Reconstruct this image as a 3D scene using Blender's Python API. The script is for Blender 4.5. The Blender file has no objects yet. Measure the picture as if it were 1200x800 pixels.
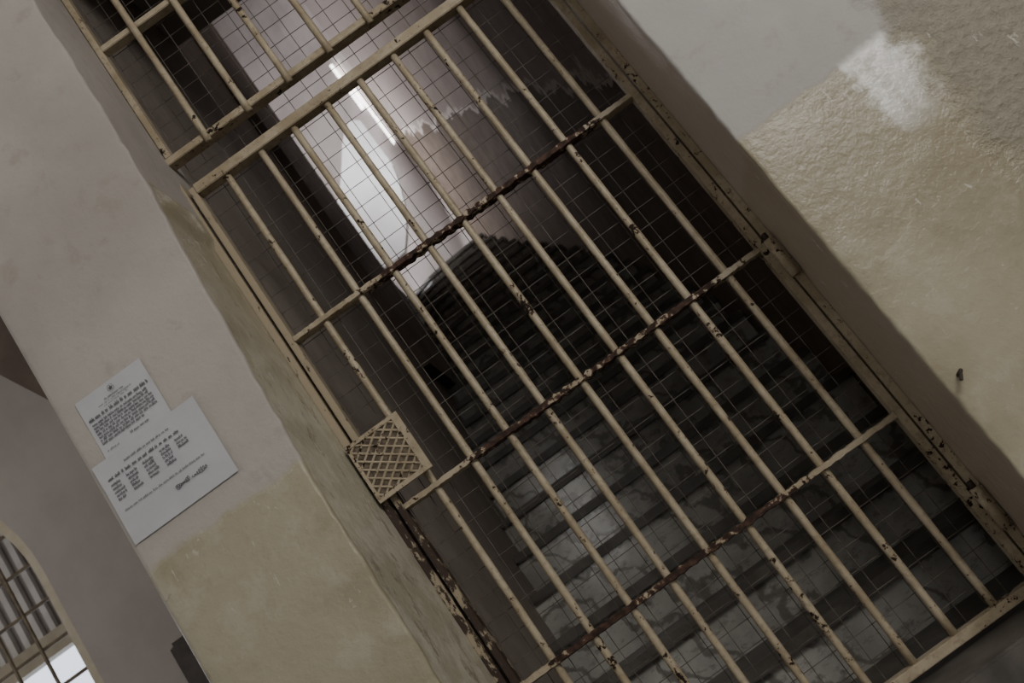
import bpy, bmesh, math, random
from mathutils import Matrix, Vector
random.seed(7)
COL = bpy.context.scene.collection
H = 0.75   # camera height above the floor

# ---------------------------------------------------------------- materials
class NT:
    def __init__(s, name):
        s.m = bpy.data.materials.new(name); s.m.use_nodes = True
        s.t = s.m.node_tree; s.b = s.t.nodes['Principled BSDF']
        g = s.t.nodes.new('ShaderNodeNewGeometry'); s.pos = g.outputs['Position']
        sp = s.t.nodes.new('ShaderNodeSeparateXYZ'); s.t.links.new(s.pos, sp.inputs[0])
        s.x, s.y, s.z = sp.outputs
    def put(s, sock, v):
        if hasattr(v, 'is_linked') or hasattr(v, 'links'): s.t.links.new(v, sock)
        else:
            if isinstance(v, tuple) and len(v) == 3: v = (*v, 1)
            sock.default_value = v
    def math(s, op, a, b=0.0, clamp=False):
        n = s.t.nodes.new('ShaderNodeMath'); n.operation = op; n.use_clamp = clamp
        s.put(n.inputs[0], a); s.put(n.inputs[1], b); return n.outputs[0]
    def noise(s, scale, detail=4, rough=.55, stretch=None, dist=0.0):
        n = s.t.nodes.new('ShaderNodeTexNoise'); n.inputs['Scale'].default_value = scale
        n.inputs['Detail'].default_value = detail; n.inputs['Roughness'].default_value = rough
        n.inputs['Distortion'].default_value = dist
        if stretch:
            mp = s.t.nodes.new('ShaderNodeMapping'); mp.inputs['Scale'].default_value = stretch
            s.t.links.new(s.pos, mp.inputs[0]); s.t.links.new(mp.outputs[0], n.inputs['Vector'])
        else: s.t.links.new(s.pos, n.inputs['Vector'])
        return n.outputs[0]
    def step(s, v, a, b):   # smooth 0..1 when v goes a..b
        n = s.t.nodes.new('ShaderNodeMapRange'); n.interpolation_type = 'SMOOTHSTEP'
        s.put(n.inputs[0], v); n.inputs[1].default_value = a; n.inputs[2].default_value = b
        n.inputs[3].default_value = 0; n.inputs[4].default_value = 1
        return n.outputs[0]
    def below(s, v, a, w):  # 1 when v<a
        return s.math('SUBTRACT', 1.0, s.step(v, a-w, a+w))
    def mix(s, f, a, b):
        n = s.t.nodes.new('ShaderNodeMix'); n.data_type = 'RGBA'
        s.put(n.inputs[0], f); s.put(n.inputs[6], a); s.put(n.inputs[7], b); return n.outputs[2]
    def bump(s, h, strength=.3, dist=.01):
        n = s.t.nodes.new('ShaderNodeBump'); s.put(n.inputs['Strength'], strength)
        n.inputs['Distance'].default_value = dist; s.t.links.new(h, n.inputs['Height'])
        s.t.links.new(n.outputs[0], s.b.inputs['Normal'])
    def fin(s, col, rough=.7, metal=0.0):
        s.put(s.b.inputs['Base Color'], col); s.put(s.b.inputs['Roughness'], rough)
        s.b.inputs['Metallic'].default_value = metal
        s.b.inputs['Specular IOR Level'].default_value = .4
        return s.m

def plaster(name, extra=False):
    n = NT(name)
    n1 = n.noise(2.2, 5); n2 = n.noise(9, 6, .65); n3 = n.noise(45, 5, .6); n4 = n.noise(150, 3)
    if extra: white = n.mix(n.step(n1, .35, .65), (.39, .375, .355), (.45, .435, .415))
    else: white = n.mix(n.step(n1, .35, .65), (.345, .315, .288), (.42, .388, .358))
    white = n.mix(n.math('MULTIPLY', n.step(n2, .56, .68), .30), white, (.27, .235, .19))
    olive = n.mix(n.step(n1, .38, .62), (.30, .265, .185), (.39, .355, .265))
    olive = n.mix(n.math('MULTIPLY', n.step(n2, .50, .66), .40), olive, (.46, .43, .35))
    olive = n.mix(n.math('MULTIPLY', n.step(n.noise(3.2, 8, .7), .50, .66), .5), olive, (.255, .215, .135))
    onrev = n.step(n.y, -.340, -.33)
    thr = n.math('ADD', 1.37, n.math('MULTIPLY', onrev, .80))
    zz = n.math('ADD', n.z, n.math('MULTIPLY', n.math('SUBTRACT', n2, .5), .06))
    zz = n.math('SUBTRACT', zz, thr)
    dado = n.below(zz, 0, .010)
    if not extra:   # paler lower reveal, the light on it put into the colour
        rev_lit = n.math('MULTIPLY', onrev, n.below(n.math('ADD', n.z, n.math('MULTIPLY', n1, .6)), 2.05, .35))
        olive = n.mix(n.math('MULTIPLY', rev_lit, .75), olive, n.mix(n.step(n2, .4, .6), (.44, .42, .33), (.57, .55, .46)))
        stain = n.math('MULTIPLY', n.step(n.noise(16, 8, .75, (1, 1, .5)), .56, .62), n.step(n.y, -.355, -.34))
        olive = n.mix(n.math('MULTIPLY', stain, .6), olive, (.22, .18, .12))
    col = n.mix(dado, white, olive)
    h = n.math('ADD', n.math('MULTIPLY', n2, .32 if extra else .5), n.math('MULTIPLY', n3, .16 if extra else .2))
    h = n.math('ADD', h, n.math('MULTIPLY', n4, .05))
    rough = n.math('SUBTRACT', .75, n.math('MULTIPLY', dado, .48))
    if extra:
        xx = n.math('ADD', n.x, n.math('MULTIPLY', n.math('SUBTRACT', n2, .5), .22))
        rp = n.math('MULTIPLY', n.step(xx, 1.04, 1.12), n.below(n.z, 1.62, .03))
        rp = n.math('MULTIPLY', rp, n.step(n.math('ADD', zz, n.math('MULTIPLY', n1, .3)), -.34, -.20))
        col = n.mix(n.math('MULTIPLY', rp, .9), col, n.mix(n.step(n3, .2, .8), (.23, .208, .165), (.31, .285, .23)))
        st_ = n.noise(14, 6, .65, (1.0, 1, .25))
        fp = n.math('MULTIPLY', n.math('MULTIPLY', n.step(xx, .92, .95), n.below(xx, 1.06, .03)),
                    n.math('MULTIPLY', n.step(zz, -.24, -.12), n.below(zz, .01, .012)))
        fp = n.math('MULTIPLY', fp, n.math('ADD', .50, n.math('MULTIPLY', n.step(st_, .35, .60), .50)))
        col = n.mix(fp, col, (.72, .71, .68))
        rough = n.math('ADD', rough, n.math('MULTIPLY', rp, .25))
        rough = n.math('SUBTRACT', rough, n.math('MULTIPLY', fp, .14))
        h = n.math('ADD', h, n.math('MULTIPLY', rp, n.math('MULTIPLY', n3, 1.4)))
        rv = n.step(n.y, -.345, -.335)
        col = n.mix(n.math('MULTIPLY', rv, .8), col, n.mix(n.below(n.math('ADD', zz, .80), -.03, .02), (.42, .355, .32), (.37, .305, .25)))
    scf = n.step(n.noise(22, 7, .7, (1, 1, .28), 1.2), .65, .67)
    col = n.mix(n.math('MULTIPLY', scf, n.math('MULTIPLY', dado, .7)), col, (.58, .56, .50))
    chip = n.step(n.noise(14, 8, .75), .64, .67)
    col = n.mix(n.math('MULTIPLY', chip, n.math('MULTIPLY', dado, .6)), col, (.56, .53, .46))
    pit = n.step(n.noise(9, 9, .8), .67, .69)
    col = n.mix(n.math('MULTIPLY', pit, .65), col, (.14, .12, .10))
    h = n.math('SUBTRACT', h, n.math('MULTIPLY', pit, .15))
    n.bump(h, .50, .02)
    return n.fin(col, rough)

def simple(name, a, b, scale=5, rough=.8, bump=.3, metal=0):
    n = NT(name); q = n.noise(scale, 6, .6)
    n.bump(q, bump, .01)
    return n.fin(n.mix(n.step(q, .35, .65), a, b), rough, metal)

def painted_metal(name, amt, xfade=None, rust=(.045, .024, .016)):
    n = NT(name)
    q = n.noise(60, 7, .65); r = n.noise(6, 3, .5)
    v = n.math('ADD', n.math('MULTIPLY', q, .65), n.math('MULTIPLY', r, .35))
    v = n.math('ADD', v, amt)
    v = n.math('ADD', v, n.math('MULTIPLY', n.below(n.z, .9, .8), .015))
    if xfade:
        c, w, k = xfade
        # the lowest crossbar is rusted further towards the lock side
        cc = n.math('SUBTRACT', c, n.math('MULTIPLY', n.below(n.z, 1.0, .1), .14))
        d = n.math('ABSOLUTE', n.math('SUBTRACT', n.x, cc))
        v = n.math('ADD', v, n.math('MULTIPLY', n.below(d, w, .10), k))
    m = n.step(v, .60, .612)
    paint = n.mix(n.step(n.noise(11, 5), .35, .65), (.33, .27, .18), (.45, .385, .28))
    paint = n.mix(n.math('MULTIPLY', n.step(n.noise(80, 4), .50, .68), .45), paint, (.21, .165, .11))
    halo = n.step(v, .58, .60)
    paint = n.mix(n.math('MULTIPLY', halo, .7), paint, (.22, .14, .08))
    rc = n.mix(n.step(n.noise(60, 5), .4, .6), rust, tuple(c*.35 for c in rust))
    n.bump(n.math('SUBTRACT', n.math('MULTIPLY', q, .3), m), .35, .003)
    return n.fin(n.mix(m, paint, rc), n.math('ADD', .42, n.math('MULTIPLY', m, .45)))

M_left = plaster('painted_plaster')
M_right = plaster('patched_plaster', True)
M_bar = painted_metal('chipped_cream_paint', .002)
M_cross = painted_metal('rusted_cream_paint', -.01, (.12, .36, .17), (.085, .045, .032))
M_stile = painted_metal('worn_cream_paint', .015)
def stile_left():
    n = NT('flaking_cream_paint'); q = n.noise(30, 8, .7, (1.6,1,.7)); r = n.noise(4, 4)
    v = n.math('ADD', n.math('ADD', n.math('MULTIPLY', q, .7), n.math('MULTIPLY', r, .3)), n.math('MULTIPLY', n.below(n.z, 1.28, .10), .12))
    m = n.step(v, .58, .61)
    n.bump(m, .4, .003)
    return n.fin(n.mix(m, (.36, .30, .21), (.045, .027, .019)), .6)
M_stile_l = stile_left()
M_wire = simple('dull_wire', (.075, .063, .053), (.15, .13, .11), 30, .6, .1, .1)
M_dark = simple('dark_iron', (.02, .014, .01), (.05, .033, .025), 30, .7, .3)
M_plate = simple('rusty_dark_plate', (.07, .052, .04), (.17, .135, .095), 60, .7, .3)
M_grid = simple('brown_grid_paint', (.12, .095, .065), (.2, .16, .11), 30, .6, .2)
M_lat = painted_metal('dirty_cream_lattice', .020)
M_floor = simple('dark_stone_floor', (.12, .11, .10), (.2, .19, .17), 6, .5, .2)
M_ceil = simple('ceiling_plaster', (.5, .48, .46), (.55, .53, .5), 3, .9, .2)
M_mauve = simple('mauve_plaster', (.33, .297, .28), (.39, .352, .33), 2, .85, .15)
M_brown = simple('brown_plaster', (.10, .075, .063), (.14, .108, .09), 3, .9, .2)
M_white = simple('pale_stair_plaster', (.37, .33, .315), (.45, .405, .39), 2, .8, .15)
M_light_patch = simple('light_patch_white', (.60, .585, .58), (.70, .685, .68), 3, .6, .1)
M_ldark = simple('grimy_plaster', (.26, .22, .19), (.33, .285, .25), 3, .85, .25)
M_shadow = simple('shadow_brown', (.05, .04, .036), (.08, .066, .06), 9, .7, .2)
M_winframe = simple('cream_window_paint', (.40, .35, .26), (.48, .43, .33), 8, .5, .1)
M_slat = simple('pale_slat_paint', (.6, .57, .54), (.7, .67, .64), 8, .5, .1)
M_paper = simple('paper', (.45, .455, .48), (.50, .505, .53), 5, .8, .12)
M_ink = simple('ink', (.06, .06, .07), (.09, .09, .10), 20, .8, 0)

def stairwall():
    n = NT('peeling_brown_plaster'); q = n.noise(5, 4, .6, (1, .7, .8)); r = n.noise(7, 6)
    sl = n.math('SUBTRACT', n.z, n.math('MULTIPLY', n.y, .575))
    zz = n.math('ADD', sl, n.math('MULTIPLY', n.math('SUBTRACT', q, .5), .55))
    m = n.step(zz, 1.60, 1.61)
    edge = n.math('MULTIPLY', m, n.below(zz, 1.66, .02))
    up = n.mix(n.step(r, .35, .65), (.29, .23, .20), (.35, .28, .25))
    lo = n.mix(n.step(r, .35, .65), (.14, .104, .083), (.185, .142, .115))
    far = n.step(n.y, 3.5, 6.5)
    up = n.mix(far, up, (.34, .29, .27))
    c = n.mix(m, lo, up); c = n.mix(edge, c, (.58, .52, .48))
    n.bump(m, .2, .01)
    return n.fin(c, .8)
M_stairwall = stairwall()

def marble():
    n = NT('worn_marble'); d = n.noise(5, 6, .6)
    w = n.t.nodes.new('ShaderNodeTexWave'); w.inputs['Scale'].default_value = 2.6
    w.inputs['Distortion'].default_value = 11; w.inputs['Detail'].default_value = 7
    w.inputs['Detail Scale'].default_value = 2.4
    w.bands_direction = 'DIAGONAL'
    n.t.links.new(n.pos, w.inputs['Vector'])
    vein = n.math('SUBTRACT', 1.0, n.step(w.outputs[1], .0, .26))
    c = n.mix(n.step(d, .3, .7), (.29, .28, .26), (.48, .47, .44))
    c = n.mix(n.math('MULTIPLY', vein, .68), c, (.10, .092, .08))
    dirt = n.step(n.noise(17, 8, .75, (1, 1, 2)), .50, .66)
    c = n.mix(n.math('MULTIPLY', dirt, .6), c, (.14, .125, .10))
    n.bump(n.noise(20, 4), .06, .005)
    return n.fin(c, .14)
M_marble = marble()
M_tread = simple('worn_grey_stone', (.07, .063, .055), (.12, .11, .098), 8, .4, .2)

def emis(name, col, s):
    m = bpy.data.materials.new(name); m.use_nodes = True
    b = m.node_tree.nodes['Principled BSDF']; b.inputs['Base Color'].default_value = (*col, 1)
    b.inputs['Emission Color'].default_value = (*col, 1); b.inputs['Emission Strength'].default_value = s
    return m
M_sky = emis('daylight_pane', (.82, .88, 1.0), 1.6)
M_strip = emis('slit_pane', (1, .97, .95), 5.0)
M_hallwin = emis('hall_window_pane', (1, .98, .95), 7.0)

# ---------------------------------------------------------------- mesh helpers
def obj_from_bm(name, bm, mat, parent=None, smooth=False):
    me = bpy.data.meshes.new(name); bmesh.ops.recalc_face_normals(bm, faces=bm.faces)
    bm.to_mesh(me); bm.free()
    if mat: me.materials.append(mat)
    if smooth:
        for p in me.polygons: p.use_smooth = True
    o = bpy.data.objects.new(name, me); COL.objects.link(o)
    if parent: o.parent = parent
    return o
def add_box(bm, x0, x1, y0, y1, z0, z1):
    v = [bm.verts.new((x, y, z)) for x in (x0, x1) for y in (y0, y1) for z in (z0, z1)]
    for f in ((0,1,3,2),(4,6,7,5),(0,4,5,1),(2,3,7,6),(0,2,6,4),(1,5,7,3)): bm.faces.new([v[i] for i in f])
def box(name, x0, x1, y0, y1, z0, z1, mat, parent=None, bev=0.0):
    bm = bmesh.new(); add_box(bm, x0, x1, y0, y1, z0, z1)
    if bev: bmesh.ops.bevel(bm, geom=bm.edges[:], offset=bev, segments=2, affect='EDGES')
    return obj_from_bm(name, bm, mat, parent)
def add_prism(bm, pts, y0, y1):   # pts in XZ
    a = [bm.verts.new((x, y0, z)) for x, z in pts]; b = [bm.verts.new((x, y1, z)) for x, z in pts]
    n = len(pts); bm.faces.new(a); bm.faces.new(b[::-1])
    for i in range(n): bm.faces.new((a[i], b[i], b[(i+1)%n], a[(i+1)%n]))
def add_vprism(bm, pts, z0, z1):  # pts in XY
    a = [bm.verts.new((x, y, z0)) for x, y in pts]; b = [bm.verts.new((x, y, z1)) for x, y in pts]
    n = len(pts); bm.faces.new(a); bm.faces.new(b[::-1])
    for i in range(n): bm.faces.new((a[i], b[i], b[(i+1)%n], a[(i+1)%n]))
def add_rod(bm, p, q, r, seg=12, wob=0.0):
    p, q = Vector(p), Vector(q); d = (q-p); L = d.length
    rot = d.to_track_quat('Z', 'Y').to_matrix()
    k = max(1, int(L/.05)) if wob else 1
    rings = []
    for j in range(k+1):
        c = p + d*(j/k); rr = r*(1+random.uniform(-wob, wob))
        off = Vector((random.uniform(-1,1), random.uniform(-1,1), 0))*wob*r*.5
        rings.append([bm.verts.new(c + rot @ (Vector((math.cos(2*math.pi*i/seg)*rr, math.sin(2*math.pi*i/seg)*rr, 0))+off)) for i in range(seg)])
    for j in range(k):
        for i in range(seg):
            bm.faces.new((rings[j][i], rings[j][(i+1)%seg], rings[j+1][(i+1)%seg], rings[j+1][i]))
    bm.faces.new(rings[0][::-1]); bm.faces.new(rings[-1])
def rod(name, p, q, r, mat, parent=None, wob=0.0):
    bm = bmesh.new(); add_rod(bm, p, q, r, wob=wob); return obj_from_bm(name, bm, mat, parent, True)
def empty(name, loc, label, cat, group=None):
    e = bpy.data.objects.new(name, None); e.location = loc; e.empty_display_size = .1; COL.objects.link(e)
    e['label'] = label; e['category'] = cat
    if group: e['group'] = group
    bpy.context.view_layer.update(); return e
def keep(o, parent):
    o.parent = parent; o.matrix_parent_inverse = Matrix.Translation(parent.location).inverted(); return o
def struct(o, label):
    o['kind'] = 'structure'; o['label'] = label; o['category'] = 'wall' if 'wall' in o.name else o.name.split('_')[0]
    return o
def thing(o, label, cat):
    o['label'] = label; o['category'] = cat; return o

# ---------------------------------------------------------------- room shell
def levels():
    zs = []; z = 0
    while z < 4.2: zs.append(z); z += .03
    return zs+[4.2]
def loft(name, rings, mat):
    bm = bmesh.new(); R_ = [[bm.verts.new(p) for p in r] for r in rings]; n = len(R_[0])
    for a, b in zip(R_, R_[1:]):
        for i in range(n): bm.faces.new((a[i], a[(i+1)%n], b[(i+1)%n], b[i]))
    bm.faces.new(R_[0]); bm.faces.new(R_[-1])
    o = obj_from_bm(name, bm, mat, smooth=True)
    m = o.modifiers.new('edge_split', 'EDGE_SPLIT'); m.split_angle = math.radians(40)
    return o
def pier():
    def xe(z):
        t = [(0,-.536),(1.36,-.524),(1.7,-.507),(1.99,-.490),(2.18,-.479),(2.4,-.473),(4.2,-.467)]
        for (a,b),(c,d) in zip(t, t[1:]):
            if z <= c: return b+(d-b)*(z-a)/(c-a)
        return t[-1][1]
    def xg(z): return -.50 if z < 2.1 else (-.485 if z < 2.3 else -.478)
    rings = []
    for z in levels():
        e = xe(z)+random.uniform(-.003, .0015); g = xg(z); r = .006+random.uniform(-.003,.006)
        pts = [(-.95,.10), (-.95,-.33), (-.943,-.344), (-.93,-.35), (-.91,-.35), (-.66,-.35), (-.56,-.35)]
        for k in range(6):
            a = math.pi/2*k/5
            pts.append((e-r+math.sin(a)*r, -.35+r-math.cos(a)*r))
        pts += [(e+(g-e)*.03, -.325), (e+(g-e)*.08, -.30), ((e+g)/2, -.17), (g, -.02), (g, .10)]
        rings.append([(x, y, z) for x, y in pts])
    return loft('wall_pier', rings, M_left)
struct(pier(), 'white over olive painted plaster pier beside the gate')
def rightwall():
    rings = []
    for z in levels():
        e = .656+random.uniform(-.002,.002); r = .008+random.uniform(-.003,.003); g = .672
        pts = [(4.2,.10),(g,.10),(g,-.02),(.665,-.17),(e+.002,-.30),(e+.001,-.32)]
        for k in range(6):
            a = math.pi/2*k/5
            pts.append((e+r-math.cos(a)*r, -.35+r-math.sin(a)*r))
        pts += [(.685,-.35),(.72,-.35),(1.0,-.35),(1.5,-.35),(4.2,-.35)]
        rings.append([(x, y, z) for x, y in pts])
    return loft('wall_front', rings, M_right)
struct(rightwall(), 'patched white and olive plaster wall beside the gate')
struct(box('wall_lintel', -.475, .656, -.35, .10, 3.35, 4.2, M_left), 'plaster lintel above the gate')
struct(box('floor', -6, 4.2, -6.6, 2.0, -.1, 0, M_floor), 'dark stone floor')
struct(box('ceiling', -6, 4.2, -6.6, 2.0, 4.2, 4.3, M_ceil), 'plain plaster ceiling')
struct(box('trim_1', -.50, .672, -.20, .10, 0, .205, M_tread, bev=.006), 'worn dark stone threshold under the gate')
# hall wall behind, with a tall window that the marble mirrors
bm = bmesh.new()
add_box(bm, -2.2, -.80, -6.6, -6.4, 0, 4.2); add_box(bm, -.28, 1.6, -6.6, -6.4, 0, 4.2)
add_box(bm, -.80, -.28, -6.6, -6.4, 0, 1.1); add_box(bm, -.80, -.28, -6.6, -6.4, 2.55, 4.2)
struct(obj_from_bm('wall_hall', bm, M_left), 'plaster wall of the hall with a tall window')
w3 = empty('window_3', (-.54,-6.5,1.1), 'tall bright hall window facing the gate', 'window'); w3['kind'] = 'structure'
for a in (-.80,-.53):
    for b in (1.1,1.59,2.08): keep(box('pane', a, a+.24, -6.52, -6.48, b, b+.45, M_hallwin), w3)
keep(box('mullion', -.56, -.53, -6.53, -6.46, 1.1, 2.55, M_winframe), w3)

# stairwell walls
RW = [(.92,.10),(.93,1.5),(.93,2.8),(.88,3.7),(.78,4.4),(.66,5.0),(.53,5.6),(.42,6.2),(.32,6.8)]
def xr(y):
    for (a,b),(c,d) in zip(RW, RW[1:]):
        if y <= d: return a+(c-a)*(y-b)/(d-b)
    return .32-(y-6.8)*.3
bm = bmesh.new()
add_vprism(bm, RW + [(p_[0]+.3, p_[1]) for p_ in RW[::-1]], 0, 9.8)
struct(obj_from_bm('wall_right', bm, M_stairwall), 'peeling brown plaster wall curving along the stairs')
BW = [(.32,6.8),(.24,7.05),(.12,7.27),(-.04,7.46),(-.22,7.6),(-.5,7.74),(-.8,7.83),(-1.6,7.9),(-2.6,7.7)]
bm = bmesh.new(); add_vprism(bm, BW+[(x+.15, y+.35) for x, y in BW[::-1]], 0, 9.8)
struct(obj_from_bm('wall_back', bm, M_white, smooth=False), 'pale plaster wall at the turn of the stairs')
struct(box('wall_left', -.95, -.50, .10, 4.5, 0, 9.8, M_ldark), 'grimy plaster wall along the stairs')
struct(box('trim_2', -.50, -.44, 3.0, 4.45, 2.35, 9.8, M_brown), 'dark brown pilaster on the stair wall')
struct(box('wall_return', -2.6, -.95, 4.2, 4.5, 0, 9.8, M_white), 'pale plaster return wall of the stairwell')
struct(box('wall_side', -2.9, -2.6, 4.2, 8.0, 0, 9.8, M_white), 'pale plaster side wall of the landing')
struct(box('wall_header', -.95, 1.25, .0, .10, 4.2, 9.8, M_ldark), 'plaster wall above the opening')
bm = bmesh.new(); add_box(bm, -2.9, 1.3, .0, 8.3, 9.8, 9.9)
struct(obj_from_bm('ceiling_stairwell', bm, M_ceil), 'plaster ceiling of the stairwell')

# curved white slab put in for the slanted light patch on the wall
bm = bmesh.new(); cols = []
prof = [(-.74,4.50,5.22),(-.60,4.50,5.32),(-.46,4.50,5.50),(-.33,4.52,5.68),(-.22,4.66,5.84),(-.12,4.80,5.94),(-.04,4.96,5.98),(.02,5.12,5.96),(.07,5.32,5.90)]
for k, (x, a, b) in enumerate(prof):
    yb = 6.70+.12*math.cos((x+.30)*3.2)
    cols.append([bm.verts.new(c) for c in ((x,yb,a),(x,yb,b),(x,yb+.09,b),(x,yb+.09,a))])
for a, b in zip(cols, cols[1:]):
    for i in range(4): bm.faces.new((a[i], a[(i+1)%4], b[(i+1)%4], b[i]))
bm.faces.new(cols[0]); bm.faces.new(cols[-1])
light_slab = obj_from_bm('trim_light_patch', bm, M_light_patch, smooth=True)
m_ = light_slab.modifiers.new('edge_split', 'EDGE_SPLIT'); m_.split_angle = math.radians(40)
struct(light_slab, 'smooth white plaster stair parapet catching daylight')
w = empty('window_2', (.20,7.05,6.1), 'narrow bright glowing strips at the stair turn', 'window'); w['kind'] = 'structure'  # glowing strips set on the solid wall, no opening behind
for x0_, x1_, a, b in ((.150,.185,6.22,6.78),(.205,.232,5.66,6.0),(.205,.228,6.04,6.46)):
    keep(box('pane', x0_, x1_, 7.02, 7.16, a, b, M_strip), w)

# ---------------------------------------------------------------- stairs
st = empty('staircase', (0.2,.4,.205), 'grey veined marble staircase climbing between plaster walls', 'staircase'); st['kind'] = 'structure'
struct(box('floor_stairwell', -.50, .92, .10, .55, 0, .215, M_tread), 'stone floor inside the gate')
R, T = .175, .29
NS = 22
for i in range(NS):
    y0 = .42+T*i; z1 = .215+R*(i+1)
    y1 = y0+T+.03
    xl = -.498
    bend = max(0, i-10)*.022
    bmr = bmesh.new()
    def P(yf, yb, x0):
        m_ = (x0 + xr(yf))/2; q_ = (x0*3 + xr(yf))/4
        return [(x0, yf+bend*.9), (q_, yf+bend*.25), (m_, yf), (xr(yf)-.004, yf-bend*.3), (xr(yb)-.004, yb), (x0, yb+bend*.9)]
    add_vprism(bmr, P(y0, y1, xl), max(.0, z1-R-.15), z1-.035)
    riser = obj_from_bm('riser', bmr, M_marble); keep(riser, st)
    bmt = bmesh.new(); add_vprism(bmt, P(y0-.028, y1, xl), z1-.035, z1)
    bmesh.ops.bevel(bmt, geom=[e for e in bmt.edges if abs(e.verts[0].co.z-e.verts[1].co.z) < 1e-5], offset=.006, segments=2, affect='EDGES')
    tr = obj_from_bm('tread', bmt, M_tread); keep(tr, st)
zt = .215+R*NS
yl = .42+T*NS+.05
bm = bmesh.new(); add_vprism(bm, [(-2.6,4.5),(-.51,4.5),(-.51,yl),(xr(yl),yl),(.30,6.8),(.22,7.0),(.10,7.2),(-.06,7.40),(-.24,7.54),(-.52,7.68),(-.82,7.77),(-1.6,7.85),(-2.6,7.65)], zt-.25, zt)
struct(obj_from_bm('floor_landing', bm, M_marble), 'marble landing at the top of the stairs')

# ---------------------------------------------------------------- fixed frame
fr = empty('gate_frame', (.1,0,.205), 'cream painted flaking iron frame fixed in the opening', 'frame')
def framepart(nm, *a, **k):
    o = box(nm, *a, **k); keep(o, fr); return o
framepart('post', -.500, -.480, -.02, .05, .205, 2.355, M_stile_l, bev=.002)
framepart('post', .650, .672, -.02, .05, .205, 3.35, M_stile, bev=.002)
for z, hh in ((.42,.11),(1.16,.11),(2.12,.11)):
    h = rod('hinge', (.652,-.034,z-hh/2), (.652,-.034,z+hh/2), .013, M_stile); keep(h, fr)
    l = box('hinge_leaf', .655, .671, -.030, -.021, z-hh/2+.005, z+hh/2-.005, M_stile, bev=.001); keep(l, fr)
    h2 = rod('hinge_pin', (.652,-.034,z+hh/2), (.652,-.034,z+hh/2+.018), .007, M_dark); keep(h2, fr)

# ---------------------------------------------------------------- gate leaf
gt = empty('barred_gate', (.08,0,.22), 'cream painted rusty iron barred gate backed with wire mesh', 'gate')
ZT, ZB = 2.257, .222
def gp(o): keep(o, gt); return o
gp(box('stile', -.472, -.454, -.018, .022, ZB, ZT+.012, M_stile_l, bev=.002))
gp(box('stile', .624, .645, -.018, .022, ZB, ZT+.012, M_stile, bev=.002))
gp(box('top_rail', -.454, .624, -.020, .022, ZT-.014, ZT+.016, M_bar, bev=.002))
gp(box('bottom_rail', -.454, .624, -.018, .022, ZB, ZB+.024, M_stile, bev=.002))
XB = [-.362+.1112*i for i in range(9)]
for x in XB:
    b = gp(rod('bar', (x, 0, ZB+.024), (x+random.uniform(-.002,.002), 0, ZT-.014), .0100, M_bar, wob=.05))
for z in (1.738, 1.211, .704):
    bm = bmesh.new(); N = 110; x0, x1 = -.454, .624; rings = []
    for j in range(N+1):
        x = x0+(x1-x0)*j/N; mid = max(0, 1-abs(x-.12)/.36)**.5
        jz = random.uniform(-.001,.001); t = .0080+random.uniform(-.0008,.001)*(1+mid)+.0020*mid*math.sin(j*1.9)
        rings.append([bm.verts.new((x, y, z+jz+s)) for y, s in ((-.020,-t*.8),(-.020,t*.8),(-.014,t),(.014,t),(.020,t*.8),(.020,-t*.8),(.014,-t),(-.014,-t))])
    for a, b in zip(rings, rings[1:]):
        for i in range(8): bm.faces.new((a[i], a[(i+1)%8], b[(i+1)%8], b[i]))
    bm.faces.new(rings[0]); bm.faces.new(rings[-1])
    gp(obj_from_bm('crossbar', bm, M_cross))
def mesh_panel(x0, x1, z0, z1, y, sp, w=.0011):
    bm = bmesh.new(); x = x0
    while x <= x1:
        dx = random.uniform(-.004,.004); add_rod(bm, (x+dx, y, z0), (x+random.uniform(-.006,.006), y, z1), w, 5); x += sp
    z = z0
    while z <= z1:
        dz = random.uniform(-.004,.004); add_rod(bm, (x0, y+.002, z+dz), (x1, y+.002, z+random.uniform(-.004,.004)), w, 5); z += sp
    return bm
gp(obj_from_bm('wire_mesh', mesh_panel(-.450, .622, ZB+.02, ZT-.01, .028, .057), M_wire))
lk = box('lock_box', -.487, -.345, -.045, -.0195, 1.252, 1.410, M_plate, bev=.003); gp(lk)
def sub(o): o.parent = lk; return o
bm = bmesh.new()
X0,X1,Z0,Z1,yf = -.492,-.335,1.247,1.414,-.050
add_box(bm, X0,X1,yf,yf+.012,Z0,Z0+.012); add_box(bm, X0,X1,yf,yf+.012,Z1-.010,Z1)
add_box(bm, X0,X0+.008,yf,yf+.012,Z0+.012,Z1-.010); add_box(bm, X1-.020,X1,yf,yf+.012,Z0+.012,Z1-.010)
sub(obj_from_bm('rim', bm, M_lat))
bm = bmesh.new()
ax0, ax1, az0, az1 = X0+.006, X1-.018, Z0+.010, Z1-.008
NX_, NZ_ = 4, 6
k = (az1-az0)/NZ_
for i in range(NX_):
    for j in range(NZ_):
        xa = ax0+(ax1-ax0)*i/NX_; xb = ax0+(ax1-ax0)*(i+1)/NX_; xm = (xa+xb)/2
        za = az0+k*j; zb = za+k; zm = (za+zb)/2
        for p_, q_ in (((xm,za),(xa,zm)),((xa,zm),(xm,zb)),((xm,zb),(xb,zm)),((xb,zm),(xm,za))):
            add_rod(bm, (p_[0],yf+.004,p_[1]), (q_[0],yf+.004,q_[1]), .0031, 6)
sub(obj_from_bm('lattice', bm, M_lat))

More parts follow.
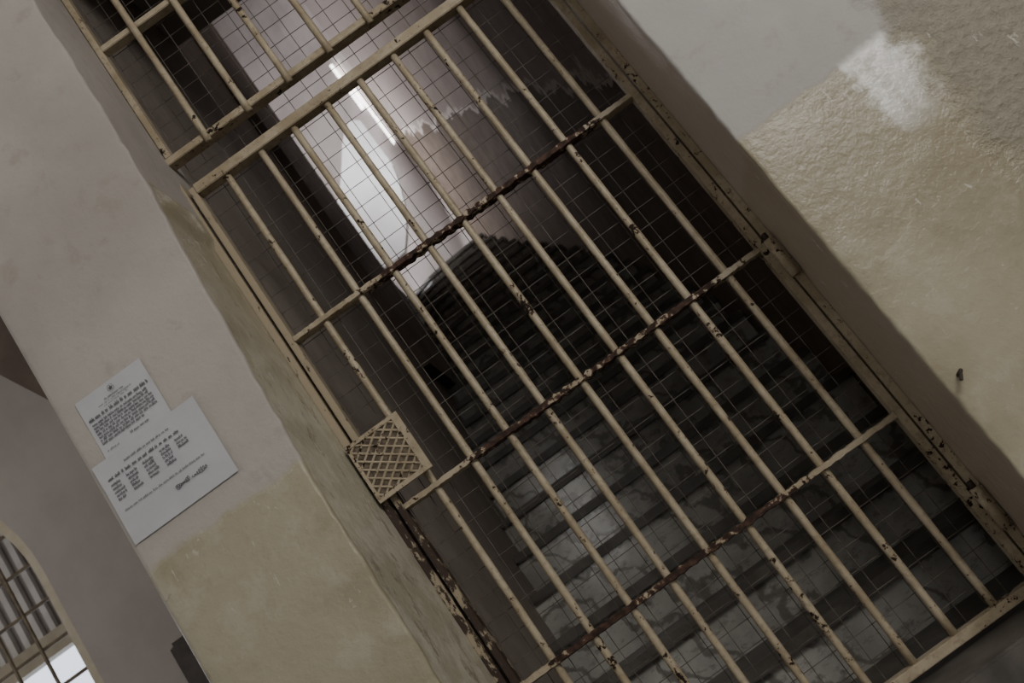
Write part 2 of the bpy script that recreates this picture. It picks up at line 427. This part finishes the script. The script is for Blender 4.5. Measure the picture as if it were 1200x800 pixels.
# ---------------------------------------------------------------- transom grille
tg = empty('transom_grille', (.1,0,2.36), 'rusty cream iron grille with mesh above the gate', 'grille')
def tp(o): keep(o, tg); return o
tp(box('side_rail', -.476, -.458, -.02, .02, 2.384, 3.35, M_stile, bev=.002))
tp(box('side_rail', .628, .649, -.02, .02, 2.384, 3.35, M_stile, bev=.002))
tp(box('bottom_rail', -.484, .649, -.022, .022, 2.362, 2.384, M_stile, bev=.002))
tp(box('crossbar', -.458, .628, -.018, .018, 2.785, 2.805, M_bar, bev=.002))
tp(box('top_rail', -.458, .628, -.02, .02, 3.32, 3.35, M_bar, bev=.002))
for i in range(7):
    x = -.347+.137*i
    tp(rod('bar', (x,-.024,2.35), (x,-.024,3.33), .0102, M_bar, wob=.05))
tp(obj_from_bm('wire_mesh', mesh_panel(-.452, .626, 2.28, 3.31, .030, .057), M_wire))

e = rod('wall_bracket', (.690,-.345,.70), (.690,-.380,.706), .0045, M_dark)
thing(e, 'small bent iron stub set in the plaster wall', 'bracket')
bm = bmesh.new(); add_rod(bm, (.690,-.378,.706), (.678,-.382,.690), .0038, 8)
c = obj_from_bm('hook', bm, M_dark); c.parent = e

# ---------------------------------------------------------------- notices
def paper(nm, x0, x1, z0, z1, y, label):
    bm = bmesh.new(); nx, nz = 16, 12
    def yy(u, v): return y - .0006 - .002*(abs(u-.5)*2)**6*(.6+.4*math.sin(v*9)) - .001*max(0, v-.9)*10
    g = [[bm.verts.new((x0+(x1-x0)*i/nx, yy(i/nx, j/nz), z0+(z1-z0)*j/nz)) for i in range(nx+1)] for j in range(nz+1)]
    for j in range(nz):
        for i in range(nx): bm.faces.new((g[j][i], g[j][i+1], g[j+1][i+1], g[j+1][i]))
    o = obj_from_bm(nm, bm, M_paper, smooth=True); thing(o, label, 'notice'); return o
def words(bm, x0, x1, z, h, y, gap=.0025, w1=.0008):
    x = x0
    while x < x1-.004:
        w_ = min(random.uniform(.005,.016), x1-x)
        xx = x
        while xx < x+w_-.0012:
            hh = h*random.choice((.6,.6,.65,.9))
            bm.faces.new([bm.verts.new(c) for c in ((xx,y,z),(xx+w1,y,z),(xx+w1,y,z+hh),(xx,y,z+hh))])
            if random.random() < .5:
                zz = z+random.choice((0,hh*.5,hh*.85)); bm.faces.new([bm.verts.new(c) for c in ((xx,y,zz),(xx+.0020,y,zz),(xx+.0020,y,zz+.0005),(xx,y,zz+.0005))])
            xx += .0023
        x += w_+gap
YP = -.3506
p1 = paper('paper_notice', -.893, -.712, .86+H-.02, 1.040+H, YP, 'white printed notice with a small crest taped to the pier')
yt = YP-.0036
cx = -.802
bm = bmesh.new()
for a0 in range(10):
    r0 = .0065 if a0 % 2 == 0 else .0030; r1 = .0065 if (a0+1) % 2 == 0 else .0030
    a, b = math.pi*a0/5+math.pi/2, math.pi*(a0+1)/5+math.pi/2
    bm.faces.new([bm.verts.new(c) for c in ((cx,yt,1.772),(cx+r0*math.cos(a),yt,1.772+r0*math.sin(a)),(cx+r1*math.cos(b),yt,1.772+r1*math.sin(b)))])
for a0 in range(24):
    a, b = 2*math.pi*a0/24, 2*math.pi*(a0+1)/24
    bm.faces.new([bm.verts.new((cx+r*math.cos(t), yt, 1.772+r*math.sin(t))) for r, t in ((.0078,a),(.0086,a),(.0086,b),(.0078,b))])
c_ = obj_from_bm('crest', bm, M_ink); c_.parent = p1
bm = bmesh.new()
words(bm, cx-.026, cx+.026, 1.755, .0055, yt, .0025, .0011); words(bm, cx-.046, cx+.046, 1.748, .0045, yt); words(bm, cx-.034, cx+.034, 1.742, .004, yt)
words(bm, cx-.082, cx+.082, 1.729, .0105, yt, .004, .0015)
for i in range(7): words(bm, cx-.080, cx+.076-(.04 if i == 6 else 0), 1.717-.0082*i, .0076, yt, .002, .0013)
words(bm, cx-.012, cx+.040, 1.652, .007, yt, .0025, .0011); words(bm, cx-.078, cx-.040, 1.648, .005, yt)
c_ = obj_from_bm('printed_text', bm, M_ink); c_.parent = p1
YP2 = YP-.0012
p2 = paper('paper_notice', -.931, -.652, .682+H, .887+H, YP2-.0012, 'white landscape timetable notice with a signature overlapping another sheet')
yt = YP2-.0012-.0036; bm = bmesh.new(); cx = -.79
words(bm, cx-.068, cx+.055, 1.606, .006, yt, .0025, .0011)
words(bm, cx-.122, cx+.078, 1.587, .0085, yt, .004, .0015)
for i in range(5):
    for c in (-.122,-.080,-.036,.010,.052):
        if c == .052 and i > 2: continue
        words(bm, cx+c, cx+c+random.uniform(.022,.032), 1.573-.0092*i, .0078, yt, .001, .0013)
words(bm, cx-.122, cx+.095, 1.508, .006, yt, .0025, .0010)
c_ = obj_from_bm('printed_text', bm, M_ink); c_.parent = p2
bm = bmesh.new()
for x0_, x1_, f1, ph in ((.002,.038,48,0),(.046,.086,41,1.3)):
    pr = None
    for i in range(80):
        t = i/79
        q = (cx+x0_+(x1_-x0_)*t+.003*math.cos(t*f1+ph), yt, 1.482+.0060*math.sin(t*f1+ph)*(.6+.4*math.sin(t*7+ph*2+1))+.003*t)
        if pr: add_rod(bm, pr, q, .0006, 4)
        pr = q
c_ = obj_from_bm('signature', bm, M_ink); c_.parent = p2

# ---------------------------------------------------------------- passage with arched window
YW = 2.0
XR_, ZS, RA = -2.385, 2.35, .82
XC = XR_-RA; XL_ = XC-RA; ZSILL = .95
def arch(r, n=24, x=XC, z=ZS): return [(x+r*math.cos(math.pi*i/n), z+r*math.sin(math.pi*i/n)) for i in range(n+1)]
bm = bmesh.new()
add_box(bm, XR_, -.95, YW, YW+.35, 0, 4.2)
add_box(bm, -6, XL_, YW, YW+.35, 0, 4.2)
add_box(bm, XL_, XR_, YW, YW+.35, 0, ZSILL)
A = arch(RA)
for a, b in zip(A, A[1:]): add_prism(bm, [a, b, (b[0], 4.2), (a[0], 4.2)], YW, YW+.35)
struct(obj_from_bm('wall_passage', bm, M_mauve), 'mauve grey plaster wall with an arched window opening')
bm = bmesh.new()
outer = [(-1.0,2.15),(-1.78,2.80),(-1.93,3.07),(-2.10,3.38),(-2.4,3.75),(-2.9,4.15),(-1.0,4.19)]
add_prism(bm, outer, 1.6, 1.98)
struct(obj_from_bm('trim_4', bm, M_brown), 'dark brown plaster arch rib springing from the passage wall')
wn = empty('window_1', (XC, YW+.1, ZSILL), 'arched cream framed window with iron grid and daylight behind', 'window'); wn['kind'] = 'structure'
def wp(o): keep(o, wn); return o
bm = bmesh.new()
ro, ri = RA, RA-.06
Ao, Ai = arch(ro), arch(ri)
for i in range(24): add_prism(bm, [Ai[i], Ao[i], Ao[i+1], Ai[i+1]], YW+.04, YW+.10)
add_box(bm, XR_-.06, XR_, YW+.04, YW+.10, ZSILL, ZS); add_box(bm, XL_, XL_+.06, YW+.04, YW+.10, ZSILL, ZS)
add_box(bm, XL_+.06, XR_-.06, YW+.04, YW+.10, ZSILL, ZSILL+.06)
wp(obj_from_bm('window_frame', bm, M_winframe))
bm = bmesh.new()
for x in [XC+ri*(-.8+.2*i) for i in range(9)]:
    top = ZS+math.sqrt(max(0, ri**2-(x-XC)**2)); add_rod(bm, (x, YW+.05, ZSILL), (x, YW+.05, top), .010, 6)
Ar = arch(ri*.80)
for a, b in zip(Ar, Ar[1:]): add_rod(bm, (a[0],YW+.05,a[1]), (b[0],YW+.05,b[1]), .010, 6)
z = ZSILL+.15
while z < ZS+ri-.03:
    hw = ri if z < ZS else math.sqrt(ri**2-(z-ZS)**2)
    add_rod(bm, (XC-hw, YW+.06, z), (XC+hw, YW+.06, z), .009, 6); z += .19
wp(obj_from_bm('grid', bm, M_grid))
bl = empty('slatted_screen', (XC, 2.9, 2.1), 'pale painted slatted screen outside the arched window', 'screen')
o = box('rail', -5.2, -2.3, 2.86, 2.94, 2.22, 2.34, M_winframe); keep(o, bl)
bm = bmesh.new(); x = -5.1
while x < -2.35: add_box(bm, x, x+.035, 2.88, 2.92, 2.34, 3.6); x += .085
keep(obj_from_bm('slats', bm, M_slat), bl)
keep(box('backing_panel', -5.1, -2.35, 2.93, 2.95, 2.34, 3.6, M_mauve), bl)
for xx in (-5.15, -2.35): keep(box('post', xx-.03, xx+.03, 2.87, 2.93, 0, 2.22, M_winframe), bl)
struct(box('floor_outside', -8, -2.0, 2.35, 4.1, -.1, 0, M_floor), 'paved ground outside the window')
sk = box('sky_backdrop', -8, -2.0, 4.05, 4.1, -.1, 5.5, M_sky); sk['kind']='structure'; sk['label']='bright overcast daylight beyond the window'; sk['category']='sky'
dr = empty('door_1', (-1.8,1.98,0), 'dark panelled box standing in for soft shadow on the passage wall', 'door'); dr['kind'] = 'structure'  # dark box added where only a soft shadow falls
keep(box('leaf', -2.04, -1.35, 1.95, 1.999, .0, 1.70, M_shadow, bev=.02), dr)
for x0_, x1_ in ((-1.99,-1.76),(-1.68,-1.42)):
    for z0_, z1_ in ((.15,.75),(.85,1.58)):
        keep(box('panel', x0_, x1_, 1.938, 1.951, z0_, z1_, M_shadow, bev=.005), dr)

# ---------------------------------------------------------------- lights
def area(nm, loc, tgt, sx, sy, power, col, spread=180):
    l = bpy.data.lights.new(nm, 'AREA'); l.shape = 'RECTANGLE'; l.size = sx; l.size_y = sy; l.energy = power; l.color = col
    l.spread = math.radians(spread)
    o = bpy.data.objects.new(nm, l); COL.objects.link(o); o.location = loc
    o.rotation_euler = (Vector(tgt)-Vector(loc)).to_track_quat('-Z', 'Y').to_euler(); return o
area('daylight_from_hall', (2.2,-3.8,3.1), (.9,0,1.2), 2.0, 1.5, 100, (1,.965,.91))
area('landing_daylight', (-2.3,6.0,5.8), (.0,7.3,5.6), 1.2, 2.2, 72, (.98,.97,1))
area('patch_fill', (-1.3,5.5,6.4), (-.2,6.7,5.2), .5, .8, 12, (.98,.98,1), 70)  # fill lamp added to brighten the white slab
area('stair_fill', (.2,2.6,8.5), (.3,2.9,2), .8, 4.0, 30, (1,.95,.90))  # fill lamp added to lift the dark stairs
area('passage_fill', (-3.6,-1.2,3.2), (-2.4,2.0,1.8), 1.5, 1.5, 30, (1,.97,.93))  # lamp set indoors to lighten the passage wall
w = bpy.data.worlds.new('world'); bpy.context.scene.world = w; w.use_nodes = True
w.node_tree.nodes['Background'].inputs[0].default_value = (.86, .83, .785, 1)
w.node_tree.nodes['Background'].inputs[1].default_value = .32

# ---------------------------------------------------------------- camera
cd = bpy.data.cameras.new('camera'); cd.sensor_width = 36; cd.lens = 36; cd.clip_start = .05
cam = bpy.data.objects.new('camera', cd); COL.objects.link(cam)
cam.matrix_world = Matrix.Translation((0,-2.5,H)) @ Matrix.Rotation(math.radians(90+14.47), 4, 'X') @ Matrix.Rotation(math.radians(-36.0), 4, 'Z')
cd.dof.use_dof = True; cd.dof.focus_distance = 2.6; cd.dof.aperture_fstop = 4.5
bpy.context.scene.camera = cam
